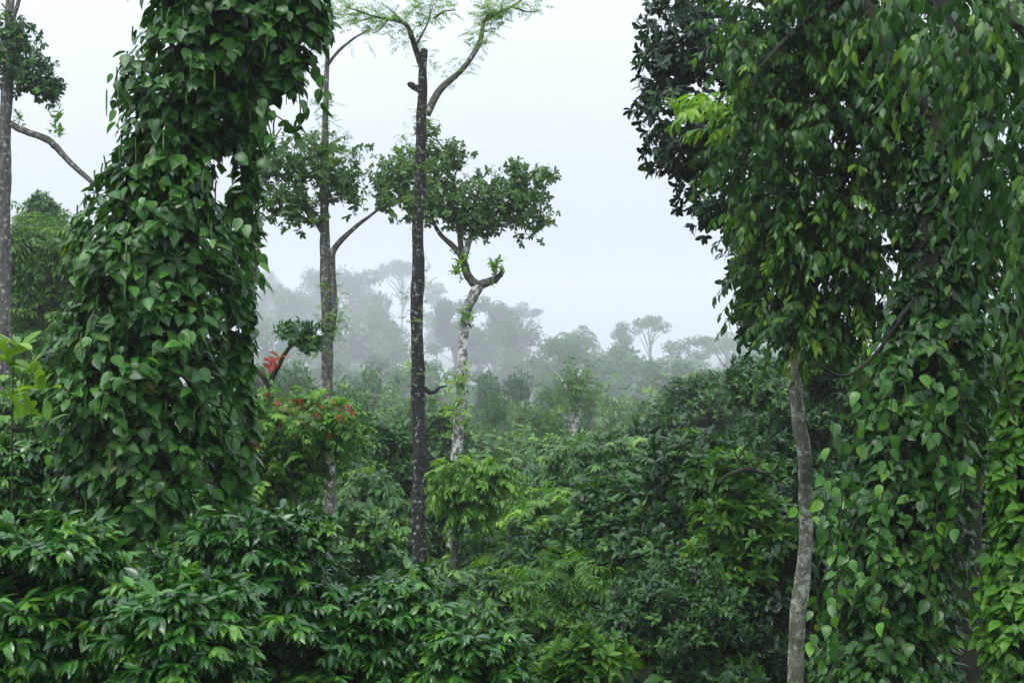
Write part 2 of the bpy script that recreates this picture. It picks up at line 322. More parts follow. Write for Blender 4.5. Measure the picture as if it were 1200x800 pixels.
# ------------------------------------------------------------------ pepper vines
def vine_leaves(lv, g, rows, d, n, ln, depth=.85, tint=(.47, .17), gap=-.35, t='heart', young=.05, seed=0.):
    ys = np.array([r[0] for r in rows], float); xl = np.array([r[1] for r in rows], float); xr = np.array([r[2] for r in rows], float)
    wdt = xr - xl
    yy = np.interp(g.random(n * 2), np.cumsum(np.r_[0, (wdt[1:] + wdt[:-1]) / 2 * np.diff(ys)]) / np.sum((wdt[1:] + wdt[:-1]) / 2 * np.diff(ys)), ys)
    a, b = np.interp(yy, ys, xl), np.interp(yy, ys, xr); cx, hw = (a + b) / 2, (b - a) / 2
    th = g.random(len(yy)) * 2 * np.pi
    # the vine drapes in bunches: bulges and hollows round the trunk
    q = np.stack([np.cos(th) * 1.2, np.sin(th) * 1.2, yy / 62.], -1)
    bul = wob(q, 1.3, seed)
    f = (.8 + .26 * bul) * (.45 + .6 * g.random(len(yy)) ** .6)
    keep = (wob(q, 2.6, seed + 5) > gap) | (f < .55); 
    k = d / FPX
    c = np.stack([(cx - 600) * k, np.full(len(yy), d), CZ - (yy - 400) * k], -1)
    o = np.stack([np.cos(th), np.sin(th) * depth, 0 * th], -1)
    p = c + o * (hw * k * f)[:, None]
    p, o, bul = p[keep][:n], unit(o[keep][:n]), bul[keep][:n]; m = len(p)
    tgx = np.cross(o, UP)
    ax = o * g.uniform(.2, 1.0, (m, 1)) - UP * g.uniform(.15, 1.1, (m, 1)) + tgx * g.normal(0, .85, (m, 1))
    nr = o * .6 + UP * g.uniform(.2, 1.4, (m, 1)) + g.normal(size=(m, 3)) * .3
    sc = g.uniform(.5, 1.15, m)
    tn = np.clip(g.normal(tint[0], tint[1], m) + .1 * bul, 0, .8); yg = g.random(m) < young; tn = np.where(yg, g.uniform(.72, .88, m), tn); tn = np.where(g.random(m) < .004, 1.08, tn)
    lv.add(p, ax, nr, ln * sc, ln * .74 * sc * g.uniform(.85, 1.1, m), t, g.uniform(-.1, .9, m), g.uniform(.05, .4, m), tn)
    return p, o
def strand(lv, tb, g, pts, d, ln, tint=(.5, .15), n=None, r=.004):
    p = spline(poly(pts, d), 24); tb.add(p, r, n=24, sides=5, rough=0)
    n = n or max(4, int(np.linalg.norm(np.diff(p, axis=0), axis=1).sum() / (ln * .5)))
    i = np.linspace(2, 23, n).astype(int); tg = unit(np.gradient(p, axis=0))[i]
    sd = g.normal(size=(n, 3)) * [1, .8, .3]
    ax = unit(sd) * .7 + tg * .3 - UP * g.uniform(.3, 1, (n, 1)); nr = UP * .5 - np.array((0, .8, 0)) + g.normal(size=(n, 3)) * .4
    sc = g.uniform(.65, 1.15, n)
    lv.add(p[i] + unit(sd) * .025, ax, nr, ln * sc, ln * .68 * sc, 'heart', g.uniform(0, .8, n), .2, np.clip(g.normal(tint[0], tint[1], n), 0, 1))
def spikes(g, p, o, n, ln):
    tb = Tubes()
    for i in g.choice(len(p), n, replace=False):
        a = p[i] + o[i] * .09; l = ln * g.uniform(.6, 1.3); s = g.normal(size=3) * .012
        tb.add([a, a - UP * l * .5 + s, a - UP * l], [.0045, .0055, .002], n=4, sides=5, rough=0)
    return tb

# left vine: on a leaning trunk
D = 8.0
t = tree_root('vine_host_tree', 'dark leaning trunk buried under the thick pepper vine left in the photo', 88, D + .1)
limb('trunk', [(84, 990, D + .1), (95, 620, D + .1), (140, 400, D + .1), (205, 200, D + .1), (245, 60, D + .1), (258, -180, D + .2)], D, [22, 19, 18, 16, 15, 13], M['bark_brown'], t, 1)
limb('branch', [(240, 80, D + .1), (300, 20, D), (350, -40, D - .1)], D, [9, 7, 5], M['bark_brown'], t, 2)
v = tree_root('pepper_vine', 'thick pepper vine with heart-shaped leaves wrapping the leaning trunk near the left edge', 100, D)
rows = [(-150, 150, 400), (-60, 142, 400), (0, 140, 386), (55, 140, 372), (95, 138, 345), (130, 135, 318), (180, 112, 275), (225, 98, 272), (260, 84, 296), (320, 62, 300), (400, 42, 292), (450, 34, 286), (500, 40, 282), (560, 46, 268), (610, 70, 225), (660, 80, 150)]
lv = Leaves(); vine_leaves(lv, g, [(r[0], r[1] * .72 + r[2] * .28, r[1] * .28 + r[2] * .72) for r in rows], D, 2400, .095, seed=9.1, tint=(.2, .12), gap=-1)  # core leaves tinted darker, painting in the vine's inner shade
p, o = vine_leaves(lv, g, rows, D, 12500, .086, seed=.4, gap=-.12)
vine_leaves(lv, g, [(-120, 250, 420), (-40, 262, 410), (30, 275, 392), (75, 285, 372), (110, 296, 345)], D - .1, 1300, .092, seed=1.9, gap=-.2)
tb = Tubes()
for pts in ([(320, 40), (345, 90), (352, 130), (345, 165)], [(360, 60), (378, 95), (372, 120)], [(300, 120), (330, 140), (348, 152)], [(285, 60), (310, 130), (322, 175)],
            [(270, 180), (300, 190), (330, 150)], [(150, 60), (135, 95), (140, 130)], [(60, 430), (35, 460), (38, 500)], [(120, 560), (75, 590), (60, 630)], [(230, 540), (250, 590), (240, 640)],
            [(90, 500), (60, 540), (62, 590)], [(200, 560), (195, 600), (212, 650)], [(280, 250), (298, 290), (300, 330)], [(150, 560), (160, 620), (150, 660)]):
    strand(lv, tb, g, pts, D - .25, .088)
for k in range(9):                         # climbing stems round the trunk
    yy = np.linspace(700, -150, 14); ph = k * .7 + yy * .008 * (1 if k % 2 else -1)
    c = np.interp(yy, [r[0] for r in rows], [(r[1] + r[2]) / 2 for r in rows]); hw = np.interp(yy, [r[0] for r in rows], [(r[2] - r[1]) / 2 for r in rows]) * .45
    tb.add([P(a + h * np.cos(q), y2, D + h * np.sin(q) * D / FPX) for a, h, q, y2 in zip(c, hw, ph, yy)], [.012, .006], n=40, sides=5)
lv.build('foliage', M['pepper'], v, v['o']); tb.build('stem', M['twig'], v, v['o'])
spikes(g, p, o, 260, .13).build('flower_spikes', M['spike'], v, v['o'])['kind'] = 'stuff'

# slim straight trunk just right of it, hung with its own vine
D2 = 8.7
t = tree_root('slim_host_tree', 'slim straight dark trunk behind the right side of the big leaning vine', 288, D2)
limb('trunk', [(285, 940), (288, 500), (290, 300), (291, 140), (292, -120)], D2, [7.5, 7, 6.5, 6, 5.5], M['bark_brown'], t, 4)
v = tree_root('climbing_vine', 'looser climbing vine on the slim trunk between the big vine and the red-tipped shrub', 288, D2)
lv = Leaves(); tb = Tubes()
p, o = vine_leaves(lv, g, [(-60, 262, 330), (60, 262, 322), (120, 274, 312), (180, 276, 306), (250, 262, 305), (330, 258, 304), (420, 250, 296), (460, 246, 302), (560, 238, 300), (640, 236, 290)], D2 - .2, 1700, .11, seed=2.2, tint=(.5, .18))
for k in range(3): tb.add([P(288 + 9 * np.cos(k * 2 + y2 * .02), y2, D2 + .05 * np.sin(k * 2 + y2 * .02)) for y2 in range(700, -61, -60)], .006, n=40, sides=5)
lv.build('foliage', M['pepper'], v, v['o']); tb.build('stem', M['twig'], v, v['o'])

# right vine on its trunk
D3 = 8.2
t = tree_root('vine_host_tree', 'dark upright trunk showing through the hanging vine at right', 1052, D3)
limb('trunk', [(1045, 1010, D3), (1050, 800, D3), (1078, 500, D3), (1090, 300, D3), (1108, 100, D3), (1125, -160, D3)], D3, [24, 20, 17, 16, 15, 13], M['bark_brown'], t, 5)
limb('branch', [(1085, 330, D3), (1030, 410, D3 - .1), (990, 440, D3 - .2), (955, 425, D3 - .3)], D3, [3, 2.5, 2, 1], M['bark_brown'], t, 6)
limb('branch', [(1100, 150), (1040, 60), (1000, -30)], D3, [9, 7, 5], M['bark_brown'], t, 7)
limb('branch', [(1110, 100), (1165, 30), (1230, -20)], D3, [10, 8, 6], M['bark_brown'], t, 8)
v = tree_root('pepper_vine', 'tall pepper vine with broad hanging leaves climbing the dark trunk at right', 1060, D3)
rows = [(370, 1020, 1172), (420, 1002, 1174), (500, 985, 1165), (560, 968, 1160), (640, 958, 1150), (720, 952, 1140), (800, 950, 1130), (900, 960, 1120)]
lv = Leaves(); tb = Tubes(); p, o = vine_leaves(lv, g, rows, D3, 6600, .081, seed=3.1, tint=(.42, .2), gap=-.12, young=.08)
vine_leaves(lv, g, [(-120, 1085, 1190), (0, 1085, 1185), (130, 1090, 1185), (240, 1085, 1190), (330, 1050, 1182), (400, 1020, 1176)], D3 + .15, 1900, .085, seed=6.2, tint=(.3, .18), gap=-.1)
vine_leaves(lv, g, [(90, 1072, 1140), (200, 1066, 1136), (330, 1050, 1130), (400, 1040, 1130)], D3 + .05, 2200, .085, seed=7.7, tint=(.12, .1), gap=-.5, young=0)  # leaves tinted near black, painting the shaded hollow round the trunk
for pts in ([(985, 470), (970, 540), (968, 600), (975, 640)], [(1010, 440), (1000, 520), (985, 600), (980, 700)], [(960, 690), (950, 740), (958, 790)], [(1120, 420), (1130, 520), (1120, 620)],
            [(1050, 420), (1040, 520), (1030, 640), (1035, 760)], [(1090, 450), (1100, 560), (1085, 700)], [(970, 590), (948, 606), (938, 600)], [(1000, 640), (975, 700), (968, 760)]):
    strand(lv, tb, g, pts, D3 - .4, .082, tint=(.6, .17))
for k in range(8):
    yy = np.linspace(900, 380, 14); ph = k * .8 + yy * .007 * (1 if k % 2 else -1)
    c = np.interp(yy, [r[0] for r in rows], [(r[1] + r[2]) / 2 for r in rows])
    tb.add([P(a + 40 * np.cos(q), y2, D3 + .2 * np.sin(q)) for a, q, y2 in zip(c, ph, yy)], [.012, .006], n=40, sides=5)
lv.build('foliage', M['pepper'], v, v['o']); tb.build('stem', M['twig'], v, v['o'])
spikes(g, p, o, 90, .10).build('flower_spikes', M['spike'], v, v['o'])['kind'] = 'stuff'

# bright vine at the lower right edge
D4 = 7.7
t = tree_root('vine_host_post', 'young mossy trunk under the bright vine in the lower right corner', 1195, D4)
limb('trunk', [(1195, 980), (1196, 700), (1200, 420), (1204, 260)], D4, [11, 10, 9, 7], M['bark_brown'], t, 9)
v = tree_root('bright_vine', 'bright green small-leaved vine curtain in the lower right corner', 1195, D4)
lv = Leaves(); tb = Tubes()
vine_leaves(lv, g, [(400, 1178, 1235), (520, 1162, 1245), (600, 1150, 1255), (700, 1142, 1262), (800, 1138, 1265), (900, 1140, 1262)], D4, 3200, .078, seed=4.7, tint=(.62, .14), gap=-.3, young=.18)
for k in range(4): tb.add([P(1197 + 20 * np.cos(k * 1.6 + y2 * .015), y2, D4 + .1 * np.sin(k * 1.6 + y2 * .015)) for y2 in range(900, 380, -50)], .006, n=30, sides=5)
lv.build('foliage', M['pepper_bright'], v, v['o']); tb.build('stem', M['twig'], v, v['o'])

# ------------------------------------------------------------------ canopy at the upper right
D5 = 12.5
t = tree_root('shade_tree', 'slender silver-grey trunk at right whose dark oval-leaved crown hangs against the sky', 932, 10.2)
k0 = 10.2
limb('trunk', [(928, 960, k0), (933, 760, k0), (944, 640, k0), (944, 560, k0), (934, 470, k0), (930, 400, k0 + .2), (940, 280, k0 + .8), (930, 150, k0 + 1.4), (915, -80, k0 + 2)], k0, [9.6, 9, 8.5, 8, 7.7, 7.5, 7.5, 6.5, 5.5], M['bark_silver'], t, 11, 12)
for s, pts in enumerate(([(938, 250, 11.2), (880, 190, 12), (820, 150, 12.6), (775, 160, 12.8)], [(930, 150, 11.7), (870, 90, 12.2), (800, 50, 12.6)], [(936, 290, 11), (890, 270, 11.8), (840, 240, 12.4)], [(922, 30, 11.9), (860, -30, 12.3), (790, -50, 12.5)], [(934, 360, 10.6), (900, 330, 11.2), (872, 320, 11.5)])):
    limb('branch', pts, 12, [6, 4.5, 3, 1.8], M['bark_brown'], t, 20 + s, 7)
cls = [cl(805, 30, 62, 50, D5, 90), cl(785, 130, 45, 62, D5, 80), cl(860, 60, 70, 60, D5, 90), cl(855, 165, 60, 60, D5, 90), cl(800, 185, 45, 40, D5, 70), cl(835, 238, 45, 38, D5, 70), cl(835, -60, 100, 60, D5, 100),
       cl(872, 310, 26, 30, 11.6, 40), cl(895, 260, 45, 60, 12, 70), cl(890, 370, 30, 35, 11.4, 40), cl(925, 120, 60, 110, D5, 90), cl(785, 75, 40, 40, D5, 60)]
lv = Leaves(); p, o = crown_pts(g, cls, 1450, .3, .4)
whorls(lv, g, p, o + g.normal(size=o.shape) * .5 + UP * .1, 7, .10, .044, 'obov', droop=.3, tint=(.4, .18), young=.02)
lv.build('foliage', M['shade'], t, t['o'])

D6 = 9.4
t = tree_root('drooping_tree', 'tall tree at right with a curtain of small drooping mid-green leaves', 1125, D6 + .5)
limb('trunk', [(1135, 1000, D6 + .5), (1135, 500, D6 + .5), (1120, 200, D6 + .4), (1100, -100, D6 + .3)], D6, [16, 14, 12, 10], M['bark_brown'], t, 31)
dk = []
for s, pts in enumerate(([(1115, 150), (1040, 90), (960, 100), (905, 150)], [(1122, 240), (1050, 200), (970, 210), (900, 250)], [(1105, 20), (1020, -10), (940, 30), (890, 80)], [(1120, 300), (1040, 290), (960, 330), (920, 390)],
                         [(1110, 80), (1060, 30), (1010, 60), (975, 130)], [(1118, 120), (1160, 80), (1200, 120)], [(1120, 220), (1170, 220), (1210, 300)])):
    limb('branch', [(a, b, D6 + .4 - .12 * i2 * (1 + s % 3)) for i2, (a, b) in enumerate(pts)], D6, [5.5, 4, 2.8, 1.5], M['bark_brown'], t, 40 + s, 7)
cls = [cl(885, 60, 45, 50, D6, 70), cl(940, 40, 60, 60, D6, 90), cl(1010, 40, 60, 60, D6 + .2, 90), cl(1070, 70, 50, 70, D6, 70), cl(900, 160, 50, 55, D6, 80), cl(975, 130, 60, 60, D6, 90), cl(1040, 160, 45, 60, D6 + .2, 70), cl(985, 225, 60, 50, D6, 90),
       cl(912, 250, 38, 50, D6, 60), cl(908, 320, 28, 50, D6, 50), cl(950, 300, 55, 50, D6, 80), cl(1020, 270, 45, 60, D6, 70), cl(932, 372, 34, 36, D6 - .1, 50), cl(1150, 60, 60, 80, D6 - .3, 80), cl(1175, 250, 36, 110, D6, 50), cl(1000, -70, 150, 70, D6, 120), cl(1175, 400, 30, 80, D6 + .2, 50), cl(990, 370, 42, 36, D6, 50), cl(1050, 350, 30, 40, D6 + .2, 40)]
lv = Leaves(); tb = Tubes(); p, o = crown_pts(g, cls, 2400, .15, .35)
ok = wob(p, 2.6, 1.3) > -.42; p, o = p[ok], o[ok]
sprays(lv, g, p, o * [1, 1, .3] + g.normal(size=o.shape) * .45 - UP * .1, 6, .27, .078, .031, 'mid', sag=.45, hang=.7, side=.7, tint=(.38, .2), young=.07, tb=tb, tr=.003, pairs=False, jit=.3)
lv.build('foliage', M['fine'], t, t['o']); tb.build('twigs', M['twig'], t, t['o'])['kind'] = 'stuff'
# a shoot of fresh yellow-green leaves on it
lv = Leaves(); p = P(850, 130, D6 - .3) + g.normal(size=(11, 3)) * [.12, .1, .07]
sprays(lv, g, p, np.array((-1, -.2, .35)) + g.normal(size=(11, 3)) * .3, 5, .22, .10, .034, 'mid', sag=.4, hang=.5, tint=(.78, .06))
lv.build('young_shoot', M['lime'], t, t['o'])['label'] = 'fresh yellow-green shoot'

# overhanging branch in the top right corner
D7 = 7.2
t = tree_root('overhanging_tree', 'grey limb with large soft leaves hanging into the top right corner', 1290, D7)
limb('trunk', [(1290, 1060), (1285, 600), (1270, 200), (1250, -100)], D7, [22, 19, 16, 12], M['bark_grey'], t, 51)
limb('branch', [(1262, 100), (1215, 50), (1180, 10), (1155, -40)], D7, [12, 10, 8, 6], M['bark_grey'], t, 52)
lv = Leaves(); cls = [cl(1185, 95, 40, 110, D7, 60), cl(1195, 240, 26, 90, D7, 50), cl(1130, 20, 60, 50, D7, 60), cl(1060, 5, 40, 30, D7 + .4, 40)]
p, o = crown_pts(g, cls, 190, .2, .2)
sprays(lv, g, p, o * [1, 1, .2] + g.normal(size=o.shape) * .3 - UP * .3, 5, .32, .088, .036, 'lance', sag=.5, hang=.8, side=.6, tint=(.34, .18), pairs=False)
lv.build('foliage', M['fine'], t, t['o'])

# ------------------------------------------------------------------ coffee bushes in the foreground
def coffee(px, py, wpx, d, label, nb=85, ln=.11, seed=0, m=18, tint=(.37, .18), t_='lance', depth=1.0):
    g = np.random.default_rng(seed + 100)
    r = tree_root('coffee_bush', label, px, d, 'bush', 'coffee bushes along the bottom of the view'); o = np.array(r['o']); k = d / FPX
    H = P(px, py, d)[2] - o[2]; R = wpx * k
    for a in range(2):
        tube('stem', [o + (.08 * a, 0, -.05), o + (.1 * a - .05, .05, H * .5), o + (.15 * a - .1, .02, H * .93)], [.028, .02, .008], M['twig'], r, o, sides=7)
    h = np.concatenate([.12 + .88 * g.random(nb // 3) ** .7, 1 - .5 * g.random(nb - nb // 3) ** 1.2])
    az = g.random(nb) * 2 * np.pi
    le = R * (1.08 - .75 * np.clip((h - .35) / .65, 0, 1) ** 1.6) * g.uniform(.7, 1.1, nb)
    d0 = np.stack([np.cos(az), np.sin(az) * depth, .15 + .65 * h ** 2 + 0 * az], -1)
    st = o + np.stack([0 * h, 0 * h, H * h * .92], -1); tb = Tubes(); lv = Leaves()
    sprays(lv, g, st, d0, m * 2, le, ln, ln * .38, t_, sag=.36, hang=.27, side=.85, tint=tint, young=.1, tb=tb, tr=.006, jit=.38)
    # side twigs off the outer half of every branch
    s = g.uniform(.35, .95, (nb, 7)); u = unit(d0)
    st2 = (st[:, None] + u[:, None] * (le[:, None] * s)[..., None] - UP * (.36 * le[:, None] * s * s)[..., None]).reshape(-1, 3)
    d2 = (u[:, None] + unit(np.cross(u, UP))[:, None] * g.choice([-1, 1], (nb, 7, 1)) * g.uniform(.5, 1.2, (nb, 7, 1)) + UP * g.uniform(0, .6, (nb, 7, 1))).reshape(-1, 3)
    sprays(lv, g, st2, d2, m // 2 + 1, R * .36, ln, ln * .38, t_, sag=.4, hang=.27, side=.85, tint=tint, young=.12, jit=.38)
    lv.build('foliage', M['coffee'], r, o); tb.build('branches', M['twig'], r, o)['kind'] = 'stuff'
    return r
coffee(40, 590, 190, 5.6, 'coffee bush with large drooping leaves in the bottom left corner under the vine', 110, .075, 1)
coffee(215, 650, 170, 5.2, 'dark glossy coffee bush at the bottom between the corner bush and the tall one', 90, .072, 2)
coffee(300, 590, 170, 7.2, 'tall glossy coffee bush with layered drooping leaves right of the vine foot', 120, .08, 3)
coffee(425, 665, 165, 7.4, 'coffee bush with long glossy leaves in front of the dark straight trunk', 110, .08, 4)
coffee(555, 725, 120, 7.0, 'lowest coffee bush, its leaves sloping down at the bottom centre', 80, .078, 5)
coffee(30, 500, 90, 9.5, 'coffee bush half hidden behind the left side of the big vine', 70, .095, 6)
coffee(230, 560, 90, 10.5, 'light green coffee bush glimpsed between the vine foot and the red-tipped shrub', 70, .11, 7, tint=(.6, .15))

# leafy sapling poking out left of the big vine
t = tree_root('broadleaf_sapling', 'yellow-green broad-leaved sapling at the left edge beside the big vine', 12, 7.0, 'sapling')
tube('stem', [np.array(t['o']), P(14, 560, 7), P(16, 420, 7)], [.006, .005, .003], M['twig'], t, t['o'])
lv = Leaves(); p = np.array([P(18 + 18 * a, 425 + 45 * b, 7) for a, b in ((-.5, -.2), (.2, -.5), (.9, .1), (1.6, .6), (-.3, .9), (.8, 1.2), (2, 1.4))])
whorls(lv, g, p, UP + g.normal(size=p.shape) * .4, 7, .125, .05, 'oval', droop=.15, tint=(.6, .12)); lv.build('foliage', M['lime'], t, t['o'])

# ------------------------------------------------------------------ the tall pole-like trees
D8 = 18.0
t = tree_root('silver_oak', 'tall straight dark trunk with pale lichen specks and a bare forked top, centre left', 492, D8)
limb('trunk', [(492, 715), (491, 560), (489, 400), (491, 260), (494, 140), (497, 58)], D8, [9, 8.2, 7.5, 6.9, 6, 4], M['bark_dark'], t, 61, 12)
limb('branch', [(500, 135), (516, 105), (543, 80), (562, 50), (570, 22), (600, 8), (622, -8)], D8, [4.6, 4, 3.4, 2.9, 2.4, 1.4, .6], M['bark_grey'], t, 62)
limb('branch', [(495, 80), (485, 52), (474, 28), (440, 20), (405, 8)], D8, [4, 3.2, 2.3, 1.3, .6], M['bark_dark'], t, 63)
for q, pts in enumerate(([(474, 28), (462, 16), (448, 4)], [(440, 20), (425, 24), (408, 30)], [(600, 8), (618, 14), (634, 12)], [(570, 24), (584, 16), (590, 2)], [(486, 55), (500, 30), (508, 4)], [(508, 22), (520, 14), (534, 12)], [(455, 23), (446, 34), (436, 40)])): limb('twig', pts, D8, [1.5, 1, .5], M['bark_grey'], t, 160 + q, 5)
limb('branch_stub', [(494, 106), (486, 102), (479, 98)], D8, [4.5, 3.8, 3], M['bark_dark'], t, 64)
limb('twig', [(494, 452), (506, 460), (516, 454), (524, 452)], D8, [3, 2.4, 1.6, .8], M['bark_dark'], t, 65)
lv = Leaves()
for (a, b, sx, sy, n) in ((440, 22, 34, 9, 46), (410, 10, 20, 10, 18), (505, 8, 26, 12, 26), (580, 14, 18, 7, 22), (612, 4, 22, 9, 16), (482, 42, 10, 12, 14), (502, 75, 7, 9, 12), (545, 78, 9, 9, 12), (528, 92, 8, 6, 8), (562, 46, 7, 10, 10), (572, 22, 10, 10, 16), (496, 135, 10, 8, 9), (478, 175, 12, 20, 22), (489, 235, 10, 20, 20), (486, 420, 9, 14, 12), (497, 200, 9, 14, 14), (482, 370, 9, 14, 16), (478, 350, 10, 14, 10), (496, 330, 8, 20, 8)):
    q = np.array([P(a + g.normal() * sx * .6, b + g.normal() * sy * .6, D8 + g.normal() * .15) for _ in range(n)])
    q = np.repeat(q, 3 if b < 60 else 2, 0); tufts(lv, g, q, 1, .19 if b < 60 else .12, D8, .06)
lv.build('foliage', M['feather'], t, t['o'])

D9 = 18.6
t = tree_root('silver_oak', 'slim grey trunk thinning upward through a round leafy clump, left of the dark straight trunk', 388, D9)
limb('trunk', [(389, 720), (388, 600), (384, 450), (381, 300), (380, 200), (382, 120), (384, 55)], D9, [7.5, 7, 6.4, 5.8, 5, 3.4, 2], M['bark_grey'], t, 71, 12)
limb('branch', [(386, 400), (391, 360), (389, 310), (393, 290), (418, 265), (440, 248), (456, 232)], D9, [4.5, 4.5, 4, 3.4, 2.6, 1.6, .7], M['bark_grey'], t, 72)
limb('branch', [(381, 275), (366, 252), (345, 205)], D9, [3.5, 2.5, 1.2], M['bark_grey'], t, 73)
limb('branch', [(383, 78), (395, 62), (415, 45), (435, 34)], D9, [2, 1.8, 1.3, .7], M['bark_grey'], t, 74)
limb('twig', [(382, 100), (370, 85), (352, 75)], D9, [1.6, 1.2, .6], M['bark_grey'], t, 75)
lv = Leaves(); cls = [cl(345, 190, 46, 36, D9, 45), cl(385, 195, 46, 40, D9, 45), cl(330, 235, 38, 30, D9, 40), cl(405, 225, 28, 34, D9, 35), cl(355, 245, 30, 28, D9, 35), cl(318, 190, 25, 25, D9, 30), cl(450, 236, 14, 10, D9, 16)]
p, o = crown_pts(g, cls, 680, .15, .42); whorls(lv, g, p, o + g.normal(size=o.shape) * .5, 7, .085, .036, 'obov', droop=.35, tint=(.56, .15), young=.03)
lv.build('foliage', M['crown'], t, t['o'])
for (a, b, sx, sy, n) in ((382, 178, 18, 24, 90), (402, 190, 14, 12, 24), (379, 130, 10, 16, 22), (380, 60, 10, 10, 6), (388, 350, 10, 22, 22), (392, 380, 6, 16, 18), (376, 400, 12, 25, 24)):
    q = np.array([P(a + g.normal() * sx * .6, b + g.normal() * sy * .6, D9 - .1 + g.normal() * .12) for _ in range(n)]); lv = Leaves(); q = np.repeat(q, 2, 0); tufts(lv, g, q, 1, .15, D9, .05, tint=(.62, .15)); lv.build('fern_tuft', M['feather'], t, t['o'])

D10 = 22.0
t = tree_root('lichened_tree', 'white-lichened crooked trunk with a wide jackfruit crown against the pale sky, centre', 533, D10)
limb('trunk', [(530, 640), (534, 540), (541, 450), (545, 375), (552, 352), (561, 335)], D10, [7, 6.4, 5.8, 5.5, 5.8, 6.3], M['bark_pale'], t, 81, 12)
limb('branch', [(560, 337), (548, 322), (541, 300), (530, 288), (514, 272), (505, 252)], D10, [5.5, 4.5, 4, 3, 2.4, 1.5], M['bark_grey'], t, 82)
limb('branch', [(543, 308), (548, 288), (556, 272), (572, 266), (596, 262), (618, 248)], D10, [4, 3.5, 3, 2.6, 2, 1.2], M['bark_pale'], t, 83)
limb('branch', [(560, 334), (572, 330), (582, 326), (590, 316)], D10, [6, 5, 4, 2.4], M['bark_grey'], t, 84)
limb('branch', [(541, 300), (536, 260), (520, 220), (500, 190)], D10, [3.5, 3, 2.2, 1.2], M['bark_grey'], t, 85)
lv = Leaves(); cls = [cl(468, 205, 36, 32, D10, 40), cl(505, 190, 38, 30, D10, 40), cl(500, 235, 46, 30, D10, 45), cl(545, 235, 46, 38, D10, 45), cl(500, 150, 16, 12, D10, 20), cl(588, 232, 40, 36, D10, 40), cl(620, 240, 34, 42, D10, 38), cl(636, 205, 20, 14, D10, 20), cl(607, 200, 14, 16, D10, 20), cl(560, 262, 35, 22, D10, 35), cl(448, 215, 18, 20, D10, 22), cl(530, 180, 22, 18, D10, 25)]
p, o = crown_pts(g, cls, 1450, .2, .4); whorls(lv, g, p, o + g.normal(size=o.shape) * .5 + UP * .1, 7, .092, .042, 'obov', droop=.25, tint=(.6, .15), young=.03)
lv.build('foliage', M['crown'], t, t['o'])
for (a, b, sx, sy, n) in ((540, 310, 7, 16, 26), (580, 312, 9, 10, 22), (546, 370, 6, 12, 18), (539, 445, 7, 12, 20), (532, 480, 10, 14, 16)):
    q = np.array([P(a + g.normal() * sx * .6, b + g.normal() * sy * .6, D10 - .1 + g.normal() * .1) for _ in range(n)]); lv = Leaves(); whorls(lv, g, q, UP + g.normal(size=q.shape) * .6, 5, .12, .04, 'mid', droop=.1, tint=(.75, .12)); lv.build('fern_tuft', M['lime'], t, t['o'])

D11 = 20.0
t = tree_root('pruned_tree', 'grey trunk at the left edge with a small tufted crown and a bare side branch', 4, D11)
limb('trunk', [(2, 640), (3, 460), (5, 300), (6, 150), (10, 60), (14, -30)], D11, [8.5, 8, 7.2, 6.8, 5.5, 4], M['bark_grey'], t, 91, 12)
limb('branch', [(9, 142), (24, 152), (52, 162), (68, 175), (88, 196), (118, 222)], D11, [3.4, 3.6, 4, 3.6, 3.2, 2.4], M['bark_grey'], t, 92)
limb('branch', [(8, 60), (15, 25), (26, -10)], D11, [3.5, 3, 2], M['bark_grey'], t, 93)
lv = Leaves(); cls = [cl(30, 80, 34, 34, D11, 35), cl(52, 102, 22, 20, D11, 25), cl(5, 55, 30, 40, D11, 35), cl(62, 130 - 30, 14, 12, D11, 16), cl(25, 40, 20, 18, D11, 25)]
p, o = crown_pts(g, cls, 520, .25, .4); whorls(lv, g, p, o + g.normal(size=o.shape) * .5, 7, .09, .04, 'obov', droop=.25, tint=(.45, .15)); lv.build('foliage', M['jack'], t, t['o'])
for q in (np.array([P(66 + g.normal() * 5, 148 + g.normal() * 9, D11) for _ in range(14)]), np.array([P(22 + g.normal() * 3, 140 + g.normal() * 5, D11) for _ in range(6)])):
    lv = Leaves(); whorls(lv, g, q, UP + g.normal(size=q.shape) * .4, 5, .12, .04, 'mid', droop=0, tint=(.7, .1)); lv.build('fern_tuft', M['lime'], t, t['o'])

# red-tipped shrub and the little bare sapling with scarlet leaves behind it
D12 = 13.5
t = tree_root('red_tipped_shrub', 'spreading lime-green shrub with scarlet flower tips, right of the big vine', 320, D12, 'shrub')
for s, pts in enumerate(([(318, 730), (315, 600), (300, 520)], [(318, 730), (330, 590), (360, 510)], [(318, 720), (322, 600), (325, 490)], [(320, 640), (350, 560), (395, 510)])):
    limb('stem', pts, D12, [5, 4, 2], M['bark_brown'], t, 100 + s, 7)
lv = Leaves(); cls = [cl(335, 490, 60, 28, D12, 60), cl(300, 520, 42, 36, D12, 50), cl(365, 505, 40, 24, D12, 50), cl(322, 545, 46, 30, D12, 60), cl(290, 560, 34, 30, D12, 40), cl(388, 495, 20, 13, D12, 30), cl(338, 568, 24, 22, D12, 35)]
p, o = crown_pts(g, cls, 620, .45, .25); sprays(lv, g, p, o * [1, 1, .5] + UP * .25 + g.normal(size=o.shape) * .3, 6, .26, .085, .034, 'mid', sag=.3, hang=.3, tint=(.5, .16), young=.12)
lv.build('foliage', M['lime'], t, t['o'])
